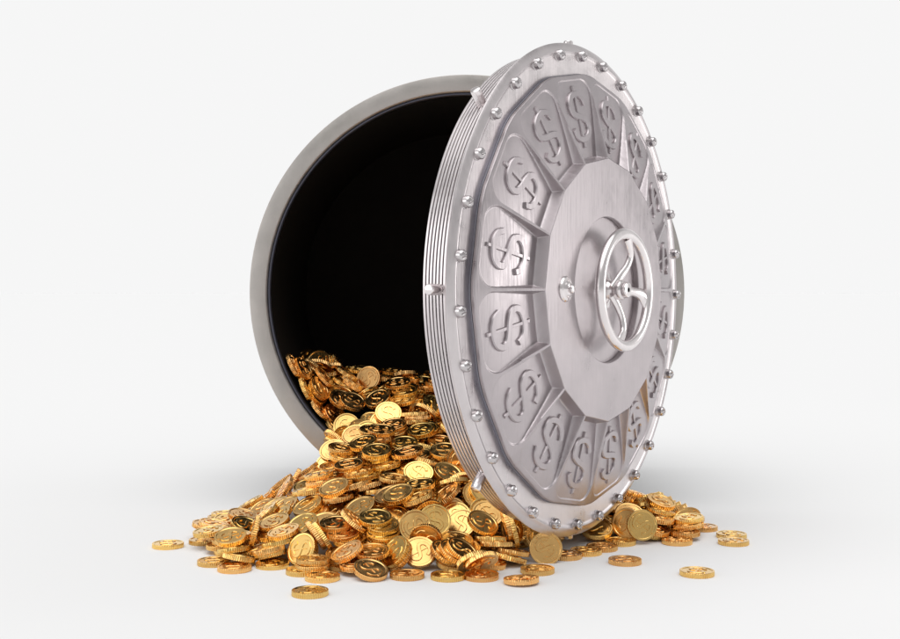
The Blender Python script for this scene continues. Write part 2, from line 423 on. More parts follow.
# ------------------------------------------------------------------ key lamp: right of the door, level with it
ld = bpy.data.lights.new('key_lamp', 'AREA'); ld.shape = 'DISK'; ld.size = KEY_SIZE; ld.energy = KEY_W; ld.color = (1, .985, .97)
lo_ = bpy.data.objects.new('key_lamp', ld); COL.objects.link(lo_)
kd = Vector((.972, .205, .07)).normalized(); lo_.location = DC + kd*7
lo_.rotation_euler = kd.to_track_quat('Z', 'Y').to_euler()
COINS = [
    ('bright gold coin propped upright facing the viewer under the door rim', 'gold coins spilling from the vault', '3962,49894,563,747,564,-245,250'),
    ('upright gold coin facing the viewer in front right of the door', 'gold coins spilling from the vault', '8488,53494,840,685,591,-215,364'),
    ('gold coin facing the viewer upright in the front middle of heap', 'gold coins spilling from the vault', '-1435,50091,1441,709,469,329,-409'),
    ('lone gold coin lying flat nearest the viewer, in front of the heap', 'gold coins spilling from the vault', '-5155,44527,98,975,0,0,-216'),
    ('upright gold coin half hidden behind another, right of the door', 'gold coins spilling from the vault', '7965,54482,734,645,260,-557,452'),
    ('gold coin showing its face on the crest in the middle of the opening', 'gold coins spilling from the vault', '-4410,65587,6461,662,567,152,-464'),
    ('lone gold coin lying flat on the bare floor at lower right', 'gold coins spilling from the vault', '9733,47650,98,173,0,0,984'),
    ('wide flat gold coin showing its dollar sign, front row at lower left', 'gold coins spilling from the vault', '-7202,49062,98,965,27,-3,-257'),
    ('lone flat gold coin on the floor just below the door, front right', 'gold coins spilling from the vault', '7194,49707,98,939,0,0,342'),
    ('lone gold coin lying flat on the white floor, far left of the heap', 'gold coins spilling from the vault', '-12333,52881,98,984,0,0,173'),
    ('nearer coin of the two overlapping flat coins at far right', 'gold coins spilling from the vault', '12548,53522,98,500,0,0,865'),
    ('lone flat gold coin on the floor between heap and lower right coin', 'gold coins spilling from the vault', '10068,53631,98,765,0,0,642'),
    ('farther coin of the two overlapping flat coins at far right', 'gold coins spilling from the vault', '12796,54966,98,995,0,0,87'),
    ('gold coin showing its face on the slope inside the lower opening', 'gold coins spilling from the vault', '-4141,60585,4050,847,493,-146,127'),
    ('gold coin tilted face up against the bottom left of the frame ring', 'gold coins spilling from the vault', '-5973,59864,2621,911,358,16,-202'),
    ('the only edge-on gold coin at the left end of the heap', 'gold coins spilling from the vault', '-8292,51270,1025,170,-564,-230,773'),
    ('leftmost upper flat gold coin at the left end of the heap', 'gold coins spilling from the vault', '-10978,54689,576,265,105,10,958'),
    ('second from left, upper flat gold coin at the left end of the heap', 'gold coins spilling from the vault', '-10495,52597,730,51,177,981,46'),
    ('third from left, upper flat gold coin at the left end of the heap', 'gold coins spilling from the vault', '-10630,54433,692,520,-79,70,-847'),
    ('fourth from left, upper flat gold coin at the left end of the heap', 'gold coins spilling from the vault', '-10090,53042,577,132,-944,299,-27'),
    ('fifth from left, upper flat gold coin at the left end of the heap', 'gold coins spilling from the vault', '-10968,59049,292,857,0,0,514'),
    ('sixth from left, upper flat gold coin at the left end of the heap', 'gold coins spilling from the vault', '-10210,55812,680,554,35,-70,828'),
    ('seventh from left, upper flat gold coin at the left end of the heap', 'gold coins spilling from the vault', '-9270,51069,804,157,-831,527,71'),
    ('eighth from left, upper flat gold coin at the left end of the heap', 'gold coins spilling from the vault', '-9227,51984,688,987,-2,-4,153'),
    ('rightmost upper flat gold coin at the left end of the heap', 'gold coins spilling from the vault', '-9499,55405,923,46,-950,284,117'),
    ('leftmost lower flat gold coin at the left end of the heap', 'gold coins spilling from the vault', '-10910,53698,97,999,0,0,21'),
    ('second from left, lower flat gold coin at the left end of the heap', 'gold coins spilling from the vault', '-9665,49521,98,965,0,0,259'),
    ('third from left, lower flat gold coin at the left end of the heap', 'gold coins spilling from the vault', '-9745,51689,294,189,4,-3,-981'),
    ('fourth from left, lower flat gold coin at the left end of the heap', 'gold coins spilling from the vault', '-9505,51762,491,996,-2,-4,75'),
    ('fifth from left, lower flat gold coin at the left end of the heap', 'gold coins spilling from the vault', '-9360,51511,98,566,0,0,-823'),
    ('sixth from left, lower flat gold coin at the left end of the heap', 'gold coins spilling from the vault', '-9044,50517,400,991,-60,-55,-101'),
    ('seventh from left, lower flat gold coin at the left end of the heap', 'gold coins spilling from the vault', '-8632,48434,98,173,0,0,-984'),
    ('eighth from left, lower flat gold coin at the left end of the heap', 'gold coins spilling from the vault', '-8608,49330,302,954,-67,118,262'),
    ('rightmost lower flat gold coin at the left end of the heap', 'gold coins spilling from the vault', '-8175,50853,307,957,41,-157,-237'),
    ('leftmost tilted gold coin at the left end of the heap', 'gold coins spilling from the vault', '-9014,53430,818,563,223,0,795'),
    ('second from left, tilted gold coin at the left end of the heap', 'gold coins spilling from the vault', '-9542,57816,1046,845,-102,-225,473'),
    ('rightmost tilted gold coin at the left end of the heap', 'gold coins spilling from the vault', '-8317,52190,526,918,167,-320,155'),
    ('leftmost upper flat gold coin beside the ribbed door edge', 'gold coins spilling from the vault', '-1044,57303,3178,792,113,-36,-597'),
    ('second from left, upper flat gold coin beside the ribbed door edge', 'gold coins spilling from the vault', '-797,61057,4164,878,37,-7,-475'),
    ('third from left, upper flat gold coin beside the ribbed door edge', 'gold coins spilling from the vault', '-442,59683,3748,73,-38,160,-983'),
    ('fourth from left, upper flat gold coin beside the ribbed door edge', 'gold coins spilling from the vault', '-71,56778,3297,983,126,126,-3'),
    ('rightmost upper flat gold coin beside the ribbed door edge', 'gold coins spilling from the vault', '290,59178,3713,91,-772,612,137'),
    ('leftmost lower flat gold coin beside the ribbed door edge', 'gold coins spilling from the vault', '-1018,55631,3340,338,-174,-5,-924'),
    ('second from left, lower flat gold coin beside the ribbed door edge', 'gold coins spilling from the vault', '-838,54944,2425,177,58,-85,978'),
    ('third from left, lower flat gold coin beside the ribbed door edge', 'gold coins spilling from the vault', '-771,55438,2715,808,100,-22,579'),
    ('fourth from left, lower flat gold coin beside the ribbed door edge', 'gold coins spilling from the vault', '723,53752,2358,47,64,-106,-990'),
    ('rightmost lower flat gold coin beside the ribbed door edge', 'gold coins spilling from the vault', '842,53399,2033,190,10,44,-980'),
    ('leftmost upper tilted gold coin beside the ribbed door edge', 'gold coins spilling from the vault', '-1217,60375,4266,321,-24,-206,923'),
    ('second from left, upper tilted gold coin beside the ribbed door edge', 'gold coins spilling from the vault', '-1009,58344,3486,835,-248,60,-486'),
    ('third from left, upper tilted gold coin beside the ribbed door edge', 'gold coins spilling from the vault', '-262,56715,3691,161,37,201,-964'),
    ('fourth from left, upper tilted gold coin beside the ribbed door edge', 'gold coins spilling from the vault', '107,60636,4189,258,-663,-686,141'),
    ('rightmost upper tilted gold coin beside the ribbed door edge', 'gold coins spilling from the vault', '1055,55677,2899,193,405,-866,-214'),
    ('leftmost lower tilted gold coin beside the ribbed door edge', 'gold coins spilling from the vault', '-152,52097,2443,583,-168,-275,745'),
    ('second from left, lower tilted gold coin beside the ribbed door edge', 'gold coins spilling from the vault', '-97,54729,2952,294,-752,-588,-11'),
    ('third from left, lower tilted gold coin beside the ribbed door edge', 'gold coins spilling from the vault', '149,53126,2747,98,728,-649,194'),
    ('fourth from left, lower tilted gold coin beside the ribbed door edge', 'gold coins spilling from the vault', '346,54211,2548,333,898,-58,276'),
    ('fifth from left, lower tilted gold coin beside the ribbed door edge', 'gold coins spilling from the vault', '1184,52820,2257,335,296,-324,833'),
    ('rightmost lower tilted gold coin beside the ribbed door edge', 'gold coins spilling from the vault', '1526,52856,2467,776,434,-75,449'),
    ('the only upright gold coin beside the ribbed door edge', 'gold coins spilling from the vault', '416,56190,3279,489,634,-209,560'),
    ('leftmost edge-on gold coin in the front left of the heap', 'gold coins spilling from the vault', '-5541,49862,1107,702,-389,277,-526'),
    ('rightmost edge-on gold coin in the front left of the heap', 'gold coins spilling from the vault', '-5273,49851,1075,476,342,-808,-44'),
    ('leftmost upper flat gold coin in the front left of the heap', 'gold coins spilling from the vault', '-7531,51205,987,146,-973,134,-110'),
    ('second from left, upper flat gold coin in the front left of the heap', 'gold coins spilling from the vault', '-7518,51656,1322,138,-109,-146,973'),
    ('third from left, upper flat gold coin in the front left of the heap', 'gold coins spilling from the vault', '-6919,50289,1176,948,113,-85,-281'),
    ('rightmost upper flat gold coin in the front left of the heap', 'gold coins spilling from the vault', '-4725,50065,1543,925,116,32,-359'),
    ('leftmost lower flat gold coin in the front left of the heap', 'gold coins spilling from the vault', '-7441,49665,546,459,65,-103,-879'),
    ('second from left, lower flat gold coin in the front left of the heap', 'gold coins spilling from the vault', '-7400,49937,320,979,-76,-95,157'),
    ('third from left, lower flat gold coin in the front left of the heap', 'gold coins spilling from the vault', '-7131,50100,760,102,881,454,66'),
    ('fourth from left, lower flat gold coin in the front left of the heap', 'gold coins spilling from the vault', '-4370,49030,496,612,56,87,-783'),
    ('rightmost lower flat gold coin in the front left of the heap', 'gold coins spilling from the vault', '-4386,49638,1244,176,9,-122,976'),
    ('leftmost upper tilted gold coin in the front left of the heap', 'gold coins spilling from the vault', '-8797,56618,1012,960,174,-213,33'),
    ('second from left, upper tilted gold coin in the front left of the heap', 'gold coins spilling from the vault', '-8087,55658,1292,753,-43,-244,608'),
    ('third from left, upper tilted gold coin in the front left of the heap', 'gold coins spilling from the vault', '-7373,54001,1560,518,281,19,-806'),
    ('fourth from left, upper tilted gold coin in the front left of the heap', 'gold coins spilling from the vault', '-6216,52807,1791,895,105,-240,360'),
    ('rightmost upper tilted gold coin in the front left of the heap', 'gold coins spilling from the vault', '-4727,53090,1819,49,202,151,-965'),
    ('leftmost lower tilted gold coin in the front left of the heap', 'gold coins spilling from the vault', '-8179,53477,1320,380,340,-82,-855'),
    ('second from left, lower tilted gold coin in the front left of the heap', 'gold coins spilling from the vault', '-7506,52910,1355,786,-23,-316,529'),
    ('third from left, lower tilted gold coin in the front left of the heap', 'gold coins spilling from the vault', '-6210,51032,1340,426,-34,-269,862'),
    ('fourth from left, lower tilted gold coin in the front left of the heap', 'gold coins spilling from the vault', '-5876,52451,1545,449,-97,-231,856'),
    ('fifth from left, lower tilted gold coin in the front left of the heap', 'gold coins spilling from the vault', '-5357,51164,1362,841,230,39,-486'),
    ('rightmost lower tilted gold coin in the front left of the heap', 'gold coins spilling from the vault', '-5147,52264,1567,842,45,-248,475'),
    ('leftmost upright gold coin in the front left of the heap', 'gold coins spilling from the vault', '-6033,49334,644,695,185,-483,497'),
    ('rightmost upright gold coin in the front left of the heap', 'gold coins spilling from the vault', '-5986,49574,511,827,443,-340,36'),
    ('leftmost edge-on gold coin in the front middle of the heap', 'gold coins spilling from the vault', '-2191,48386,755,177,410,191,-873'),
    ('rightmost edge-on gold coin in the front middle of the heap', 'gold coins spilling from the vault', '-2082,48459,602,793,74,-446,406'),
    ('leftmost flat gold coin in the front middle of the heap', 'gold coins spilling from the vault', '-4113,49560,1031,313,26,-120,941'),
    ('second from left, flat gold coin in the front middle of the heap', 'gold coins spilling from the vault', '-3473,53342,1961,917,-71,171,-350'),
    ('third from left, flat gold coin in the front middle of the heap', 'gold coins spilling from the vault', '-3118,48308,770,865,91,-66,486'),
    ('fourth from left, flat gold coin in the front middle of the heap', 'gold coins spilling from the vault', '-3085,50005,1799,377,59,142,-912'),
    ('fifth from left, flat gold coin in the front middle of the heap', 'gold coins spilling from the vault', '-2769,49792,1527,576,90,-125,802'),
    ('sixth from left, flat gold coin in the front middle of the heap', 'gold coins spilling from the vault', '-2745,49544,1224,370,50,-118,919'),
    ('seventh from left, flat gold coin in the front middle of the heap', 'gold coins spilling from the vault', '-2878,52176,2090,436,-10,-116,891'),
    ('rightmost flat gold coin in the front middle of the heap', 'gold coins spilling from the vault', '-1568,51797,2160,840,12,-129,524'),
    ('leftmost tilted gold coin in the front middle of the heap', 'gold coins spilling from the vault', '-4110,48209,789,946,168,-181,-206'),
    ('second from left, tilted gold coin in the front middle of the heap', 'gold coins spilling from the vault', '-3948,49977,1705,881,134,310,329'),
    ('third from left, tilted gold coin in the front middle of the heap', 'gold coins spilling from the vault', '-3836,51648,1948,786,262,-16,-558'),
    ('fourth from left, tilted gold coin in the front middle of the heap', 'gold coins spilling from the vault', '-2344,50762,1710,341,66,-240,906'),
    ('fifth from left, tilted gold coin in the front middle of the heap', 'gold coins spilling from the vault', '-1226,48672,675,790,352,203,-456'),
    ('rightmost tilted gold coin in the front middle of the heap', 'gold coins spilling from the vault', '-927,51770,2038,400,-228,-233,855'),
    ('leftmost upright gold coin in the front middle of the heap', 'gold coins spilling from the vault', '-965,49272,1078,553,653,-460,233'),
    ('rightmost upright gold coin in the front middle of the heap', 'gold coins spilling from the vault', '-897,50993,1768,210,523,-596,570'),
    ('leftmost upper flat gold coin in the front row', 'gold coins spilling from the vault', '-5446,47915,293,0,-839,-542,0'),
    ('second from left, upper flat gold coin in the front row', 'gold coins spilling from the vault', '-5435,48090,487,980,0,0,-193'),
    ('third from left, upper flat gold coin in the front row', 'gold coins spilling from the vault', '-4346,48726,233,728,69,77,-677'),
    ('fourth from left, upper flat gold coin in the front row', 'gold coins spilling from the vault', '-3715,47841,328,812,29,20,-580'),
    ('fifth from left, upper flat gold coin in the front row', 'gold coins spilling from the vault', '122,48735,230,931,64,78,-348'),
    ('rightmost upper flat gold coin in the front row', 'gold coins spilling from the vault', '1605,48885,219,768,-19,90,-633'),
    ('leftmost lower flat gold coin in the front row', 'gold coins spilling from the vault', '-5824,47909,98,818,0,0,573'),
    ('second from left, lower flat gold coin in the front row', 'gold coins spilling from the vault', '-4944,46891,98,259,0,0,965'),
    ('third from left, lower flat gold coin in the front row', 'gold coins spilling from the vault', '-1679,47226,98,642,0,0,765'),
    ('fourth from left, lower flat gold coin in the front row', 'gold coins spilling from the vault', '-78,47058,98,999,0,0,0'),
    ('fifth from left, lower flat gold coin in the front row', 'gold coins spilling from the vault', '1226,47058,98,313,-3,-22,948'),
    ('sixth from left, lower flat gold coin in the front row', 'gold coins spilling from the vault', '2728,46254,141,716,-8,-38,-696'),
    ('rightmost lower flat gold coin in the front row', 'gold coins spilling from the vault', '3479,48083,98,865,0,0,500'),
    ('leftmost tilted gold coin in the front row', 'gold coins spilling from the vault', '-3083,47011,344,922,187,46,333'),
    ('second from left, tilted gold coin in the front row', 'gold coins spilling from the vault', '899,47755,518,345,881,313,68'),
    ('rightmost tilted gold coin in the front row', 'gold coins spilling from the vault', '1240,47613,517,52,590,-725,348'),
    ('leftmost flat gold coin inside the middle of the opening', 'gold coins spilling from the vault', '-5641,66772,6388,981,-16,108,-151'),
    ('second from left, flat gold coin inside the middle of the opening', 'gold coins spilling from the vault', '-5175,66578,6878,766,77,8,637'),
    ('third from left, flat gold coin inside the middle of the opening', 'gold coins spilling from the vault', '-4826,67911,6792,892,64,81,-438'),
    ('fourth from left, flat gold coin inside the middle of the opening', 'gold coins spilling from the vault', '-3727,66198,6451,919,32,33,389'),
    ('fifth from left, flat gold coin inside the middle of the opening', 'gold coins spilling from the vault', '-3291,69070,6625,24,-591,803,59'),
    ('rightmost flat gold coin inside the middle of the opening', 'gold coins spilling from the vault', '-2772,64187,6311,727,85,-137,666'),
    ('leftmost upper tilted gold coin inside the middle of the opening', 'gold coins spilling from the vault', '-5553,65234,6738,248,-452,-844,137'),
    ('second from left, upper tilted gold coin inside the middle of the opening', 'gold coins spilling from the vault', '-5245,64969,6309,947,-47,280,-147'),
    ('third from left, upper tilted gold coin inside the middle of the opening', 'gold coins spilling from the vault', '-5225,65288,6061,237,-517,-806,156'),
    ('fourth from left, upper tilted gold coin inside the middle of the opening', 'gold coins spilling from the vault', '-4362,64263,5692,88,205,155,-961'),
    ('rightmost upper tilted gold coin inside the middle of the opening', 'gold coins spilling from the vault', '-3578,64348,5829,276,-577,768,-21'),
    ('leftmost lower tilted gold coin inside the middle of the opening', 'gold coins spilling from the vault', '-5078,63168,5434,518,10,324,-790'),
    ('second from left, lower tilted gold coin inside the middle of the opening', 'gold coins spilling from the vault', '-3960,62127,4436,438,45,354,-824'),
    ('third from left, lower tilted gold coin inside the middle of the opening', 'gold coins spilling from the vault', '-3777,63141,5577,941,299,-138,-59'),
    ('fourth from left, lower tilted gold coin inside the middle of the opening', 'gold coins spilling from the vault', '-3430,61698,4439,476,155,405,-764'),
    ('rightmost lower tilted gold coin inside the middle of the opening', 'gold coins spilling from the vault', '-3157,61870,4950,911,407,44,26'),
    ('the only upright gold coin inside the middle of the opening', 'gold coins spilling from the vault', '-5294,61939,4271,757,487,-238,362'),
    ('leftmost upper flat gold coin inside the opening beside the door', 'gold coins spilling from the vault', '-2512,66821,6569,490,-15,-148,-858'),
    ('second from left, upper flat gold coin inside the opening beside the door', 'gold coins spilling from the vault', '-2332,65896,6393,885,44,16,-461'),
    ('third from left, upper flat gold coin inside the opening beside the door', 'gold coins spilling from the vault', '-2267,69077,6384,964,113,11,-237'),
    ('fourth from left, upper flat gold coin inside the opening beside the door', 'gold coins spilling from the vault', '-1660,65146,5892,972,45,89,-210'),
    ('fifth from left, upper flat gold coin inside the opening beside the door', 'gold coins spilling from the vault', '-1381,66630,6201,738,160,-50,652'),
    ('sixth from left, upper flat gold coin inside the opening beside the door', 'gold coins spilling from the vault', '-1280,65154,6032,975,46,88,-194'),
    ('seventh from left, upper flat gold coin inside the opening beside the door', 'gold coins spilling from the vault', '-799,67964,6468,879,139,7,454'),
    ('eighth from left, upper flat gold coin inside the opening beside the door', 'gold coins spilling from the vault', '-648,65338,6155,937,85,52,333'),
    ('rightmost upper flat gold coin inside the opening beside the door', 'gold coins spilling from the vault', '-490,65174,6308,862,16,98,-494'),
    ('leftmost lower flat gold coin inside the opening beside the door', 'gold coins spilling from the vault', '-2465,62979,5532,593,138,86,-787'),
    ('second from left, lower flat gold coin inside the opening beside the door', 'gold coins spilling from the vault', '-2372,63553,5931,883,162,15,-438'),
    ('third from left, lower flat gold coin inside the opening beside the door', 'gold coins spilling from the vault', '-2364,64269,5953,919,122,-111,356'),
    ('fourth from left, lower flat gold coin inside the opening beside the door', 'gold coins spilling from the vault', '-2331,63667,5555,159,-951,259,-14'),
    ('fifth from left, lower flat gold coin inside the opening beside the door', 'gold coins spilling from the vault', '-2293,63626,5082,34,-30,-156,986'),
    ('sixth from left, lower flat gold coin inside the opening beside the door', 'gold coins spilling from the vault', '-2114,64492,5547,287,17,-105,951'),
    ('seventh from left, lower flat gold coin inside the opening beside the door', 'gold coins spilling from the vault', '-1909,61713,4533,145,21,-46,-987'),
    ('eighth from left, lower flat gold coin inside the opening beside the door', 'gold coins spilling from the vault', '-1817,61607,4939,48,-29,42,997'),
    ('ninth from left, lower flat gold coin inside the opening beside the door', 'gold coins spilling from the vault', '-1641,61737,4741,36,973,-220,36'),
    ('rightmost lower flat gold coin inside the opening beside the door', 'gold coins spilling from the vault', '-106,62951,4527,405,81,55,-908'),
    ('leftmost tilted gold coin inside the opening beside the door', 'gold coins spilling from the vault', '-1235,62348,4942,35,776,518,-356'),
    ('second from left, tilted gold coin inside the opening beside the door', 'gold coins spilling from the vault', '-819,63011,5257,168,248,-260,917'),
    ('third from left, tilted gold coin inside the opening beside the door', 'gold coins spilling from the vault', '-622,64411,5396,906,175,182,-338'),
    ('fourth from left, tilted gold coin inside the opening beside the door', 'gold coins spilling from the vault', '-342,62740,5085,164,-143,342,-913'),
    ('rightmost tilted gold coin inside the opening beside the door', 'gold coins spilling from the vault', '31,62392,4886,687,371,-58,620'),
    ('the only upright gold coin inside the opening beside the door', 'gold coins spilling from the vault', '-1551,63087,4881,627,632,-112,439'),
    ('leftmost edge-on gold coin inside the opening by the left rim', 'gold coins spilling from the vault', '-8133,62900,7329,712,316,426,457'),
    ('second from left, edge-on gold coin inside the opening by the left rim', 'gold coins spilling from the vault', '-7695,63500,7156,741,380,345,431'),
    ('third from left, edge-on gold coin inside the opening by the left rim', 'gold coins spilling from the vault', '-7513,62900,6113,-517,422,-347,657'),
    ('fourth from left, edge-on gold coin inside the opening by the left rim', 'gold coins spilling from the vault', '-6964,63500,5866,394,519,25,757'),
    ('fifth from left, edge-on gold coin inside the opening by the left rim', 'gold coins spilling from the vault', '-6854,63400,6078,84,472,-158,862'),
    ('sixth from left, edge-on gold coin inside the opening by the left rim', 'gold coins spilling from the vault', '-6537,67869,7094,783,234,474,325'),
    ('rightmost edge-on gold coin inside the opening by the left rim', 'gold coins spilling from the vault', '-6310,67968,7090,717,-252,464,-452'),
    ('the only flat gold coin inside the opening by the left rim', 'gold coins spilling from the vault', '-6653,65956,6668,7,-966,249,-54'),
    ('leftmost upper tilted gold coin inside the opening by the left rim', 'gold coins spilling from the vault', '-7098,65577,7149,175,11,251,951'),
    ('second from left, upper tilted gold coin inside the opening by the left rim', 'gold coins spilling from the vault', '-6680,64361,6618,880,-46,420,-214'),
    ('third from left, upper tilted gold coin inside the opening by the left rim', 'gold coins spilling from the vault', '-6361,64716,6028,963,189,147,110'),
    ('fourth from left, upper tilted gold coin inside the opening by the left rim', 'gold coins spilling from the vault', '-6542,66698,6875,219,55,-258,-938'),
    ('rightmost upper tilted gold coin inside the opening by the left rim', 'gold coins spilling from the vault', '-5764,65300,6177,896,97,266,340'),
    ('leftmost lower tilted gold coin inside the opening by the left rim', 'gold coins spilling from the vault', '-6784,62900,5062,415,401,160,800'),
    ('second from left, lower tilted gold coin inside the opening by the left rim', 'gold coins spilling from the vault', '-6041,63500,4705,637,-61,432,-634'),
    ('third from left, lower tilted gold coin inside the opening by the left rim', 'gold coins spilling from the vault', '-5924,62900,4115,715,-153,344,-587'),
    ('fourth from left, lower tilted gold coin inside the opening by the left rim', 'gold coins spilling from the vault', '-5722,64003,5709,434,277,-140,844'),
    ('rightmost lower tilted gold coin inside the opening by the left rim', 'gold coins spilling from the vault', '-5658,63338,5530,240,-216,-918,-224'),
    ('leftmost upright gold coin inside the opening by the left rim', 'gold coins spilling from the vault', '-8181,69077,7278,825,368,-337,260'),
    ('second from left, upright gold coin inside the opening by the left rim', 'gold coins spilling from the vault', '-7563,65264,6992,857,-433,179,-209'),
    ('third from left, upright gold coin inside the opening by the left rim', 'gold coins spilling from the vault', '-7477,65194,6653,733,-468,19,-491'),
    ('rightmost upright gold coin inside the opening by the left rim', 'gold coins spilling from the vault', '-7327,67283,7267,472,164,-506,701'),
    ('leftmost edge-on gold coin left of the lowest door rim', 'gold coins spilling from the vault', '2364,50617,1403,571,-226,-750,241'),
    ('rightmost edge-on gold coin left of the lowest door rim', 'gold coins spilling from the vault', '2641,50558,1114,561,383,487,548'),
    ('leftmost upper flat gold coin left of the lowest door rim', 'gold coins spilling from the vault', '274,49777,936,144,-883,-444,-7'),
    ('second from left, upper flat gold coin left of the lowest door rim', 'gold coins spilling from the vault', '1232,53200,98,884,67,21,460'),
    ('third from left, upper flat gold coin left of the lowest door rim', 'gold coins spilling from the vault', '1664,55894,98,499,12,-22,865'),
    ('fourth from left, upper flat gold coin left of the lowest door rim', 'gold coins spilling from the vault', '1714,50370,872,39,539,837,-77'),
    ('fifth from left, upper flat gold coin left of the lowest door rim', 'gold coins spilling from the vault', '2532,55659,98,499,12,-22,865'),
    ('rightmost upper flat gold coin left of the lowest door rim', 'gold coins spilling from the vault', '2816,53200,98,362,-1,65,-929'),
    ('leftmost lower flat gold coin left of the lowest door rim', 'gold coins spilling from the vault', '584,49678,668,987,134,52,50'),
    ('second from left, lower flat gold coin left of the lowest door rim', 'gold coins spilling from the vault', '1180,50949,98,866,55,-3,495'),
    ('third from left, lower flat gold coin left of the lowest door rim', 'gold coins spilling from the vault', '1916,50006,734,926,-77,40,366'),
    ('fourth from left, lower flat gold coin left of the lowest door rim', 'gold coins spilling from the vault', '2070,52153,98,848,29,-47,524'),
    ('fifth from left, lower flat gold coin left of the lowest door rim', 'gold coins spilling from the vault', '2468,49377,291,478,74,129,865'),
    ('rightmost lower flat gold coin left of the lowest door rim', 'gold coins spilling from the vault', '2622,50010,413,118,79,71,986'),
    ('leftmost tilted gold coin left of the lowest door rim', 'gold coins spilling from the vault', '-169,48452,692,706,288,81,640'),
    ('second from left, tilted gold coin left of the lowest door rim', 'gold coins spilling from the vault', '176,48429,716,263,288,-82,916'),
    ('third from left, tilted gold coin left of the lowest door rim', 'gold coins spilling from the vault', '482,51093,1346,862,444,-30,-241'),
    ('fourth from left, tilted gold coin left of the lowest door rim', 'gold coins spilling from the vault', '491,48507,798,788,274,120,537'),
    ('fifth from left, tilted gold coin left of the lowest door rim', 'gold coins spilling from the vault', '1375,50663,1469,305,-593,-742,-56'),
    ('rightmost tilted gold coin left of the lowest door rim', 'gold coins spilling from the vault', '1607,51564,1665,876,353,-62,319'),
    ('leftmost upright gold coin left of the lowest door rim', 'gold coins spilling from the vault', '-635,50471,1612,52,-36,556,-828'),
    ('second from left, upright gold coin left of the lowest door rim', 'gold coins spilling from the vault', '68,52086,1648,682,490,-218,495'),
    ('third from left, upright gold coin left of the lowest door rim', 'gold coins spilling from the vault', '246,51617,1520,117,4,-498,858'),
    ('fourth from left, upright gold coin left of the lowest door rim', 'gold coins spilling from the vault', '1477,51988,1634,34,144,-853,-498'),
    ('rightmost upright gold coin left of the lowest door rim', 'gold coins spilling from the vault', '2693,51374,1101,704,493,-510,-10'),
    ('leftmost edge-on gold coin on the left slope below the frame', 'gold coins spilling from the vault', '-7791,56877,1855,320,482,-63,-812'),
    ('rightmost edge-on gold coin on the left slope below the frame', 'gold coins spilling from the vault', '-7489,57862,2073,717,291,-443,-450'),
    ('leftmost upper flat gold coin on the left slope below the frame', 'gold coins spilling from the vault', '-5997,55348,2765,541,-66,-65,835'),
    ('second from left, upper flat gold coin on the left slope below the frame', 'gold coins spilling from the vault', '-5466,56826,2906,79,-858,505,31'),
    ('third from left, upper flat gold coin on the left slope below the frame', 'gold coins spilling from the vault', '-5174,55478,2532,125,-533,827,120'),
    ('fourth from left, upper flat gold coin on the left slope below the frame', 'gold coins spilling from the vault', '-5184,58043,3622,990,95,79,-51'),
    ('rightmost upper flat gold coin on the left slope below the frame', 'gold coins spilling from the vault', '-5055,57495,3290,102,-332,-934,-66'),
    ('leftmost lower flat gold coin on the left slope below the frame', 'gold coins spilling from the vault', '-6355,53876,2284,479,75,-45,-872'),
    ('second from left, lower flat gold coin on the left slope below the frame', 'gold coins spilling from the vault', '-6461,55089,2262,876,178,35,-445'),
    ('third from left, lower flat gold coin on the left slope below the frame', 'gold coins spilling from the vault', '-5838,54505,2570,86,235,967,18'),
    ('fourth from left, lower flat gold coin on the left slope below the frame', 'gold coins spilling from the vault', '-5517,53888,2227,97,264,958,9'),
    ('fifth from left, lower flat gold coin on the left slope below the frame', 'gold coins spilling from the vault', '-5027,54117,2515,991,-24,-96,81'),
    ('rightmost lower flat gold coin on the left slope below the frame', 'gold coins spilling from the vault', '-4894,52793,2154,912,33,-73,-399'),
    ('leftmost upper tilted gold coin on the left slope below the frame', 'gold coins spilling from the vault', '-6998,59099,2354,674,-262,-222,652'),
    ('second from left, upper tilted gold coin on the left slope below the frame', 'gold coins spilling from the vault', '-6629,57328,2491,729,-199,-141,638'),
    ('third from left, upper tilted gold coin on the left slope below the frame', 'gold coins spilling from the vault', '-5747,59465,3356,91,13,935,338'),
    ('fourth from left, upper tilted gold coin on the left slope below the frame', 'gold coins spilling from the vault', '-5787,61068,3371,331,818,-436,-172'),
    ('rightmost upper tilted gold coin on the left slope below the frame', 'gold coins spilling from the vault', '-5764,60851,3741,250,-214,-902,276'),
    ('leftmost lower tilted gold coin on the left slope below the frame', 'gold coins spilling from the vault', '-8980,58292,1130,917,104,-354,-144'),
    ('second from left, lower tilted gold coin on the left slope below the frame', 'gold coins spilling from the vault', '-8632,59357,1201,745,-231,-273,561'),
    ('third from left, lower tilted gold coin on the left slope below the frame', 'gold coins spilling from the vault', '-8460,60573,1555,218,826,451,255'),
    ('fourth from left, lower tilted gold coin on the left slope below the frame', 'gold coins spilling from the vault', '-6961,56266,1907,879,-87,-209,418'),
    ('rightmost lower tilted gold coin on the left slope below the frame', 'gold coins spilling from the vault', '-5077,53017,2568,175,-98,-203,957'),
    ('leftmost upper flat gold coin on the slope pouring out', 'gold coins spilling from the vault', '-3788,59645,4302,237,-3,136,-961'),
    ('second from left, upper flat gold coin on the slope pouring out', 'gold coins spilling from the vault', '-3421,56378,3730,210,24,-176,960'),
    ('third from left, upper flat gold coin on the slope pouring out', 'gold coins spilling from the vault', '-3543,58803,3918,494,58,-25,-866'),
    ('fourth from left, upper flat gold coin on the slope pouring out', 'gold coins spilling from the vault', '-3363,59274,4373,748,123,-59,648'),
    ('fifth from left, upper flat gold coin on the slope pouring out', 'gold coins spilling from the vault', '-2841,60625,4466,511,141,110,-840'),
    ('sixth from left, upper flat gold coin on the slope pouring out', 'gold coins spilling from the vault', '-2770,60392,4185,973,174,-39,-136'),
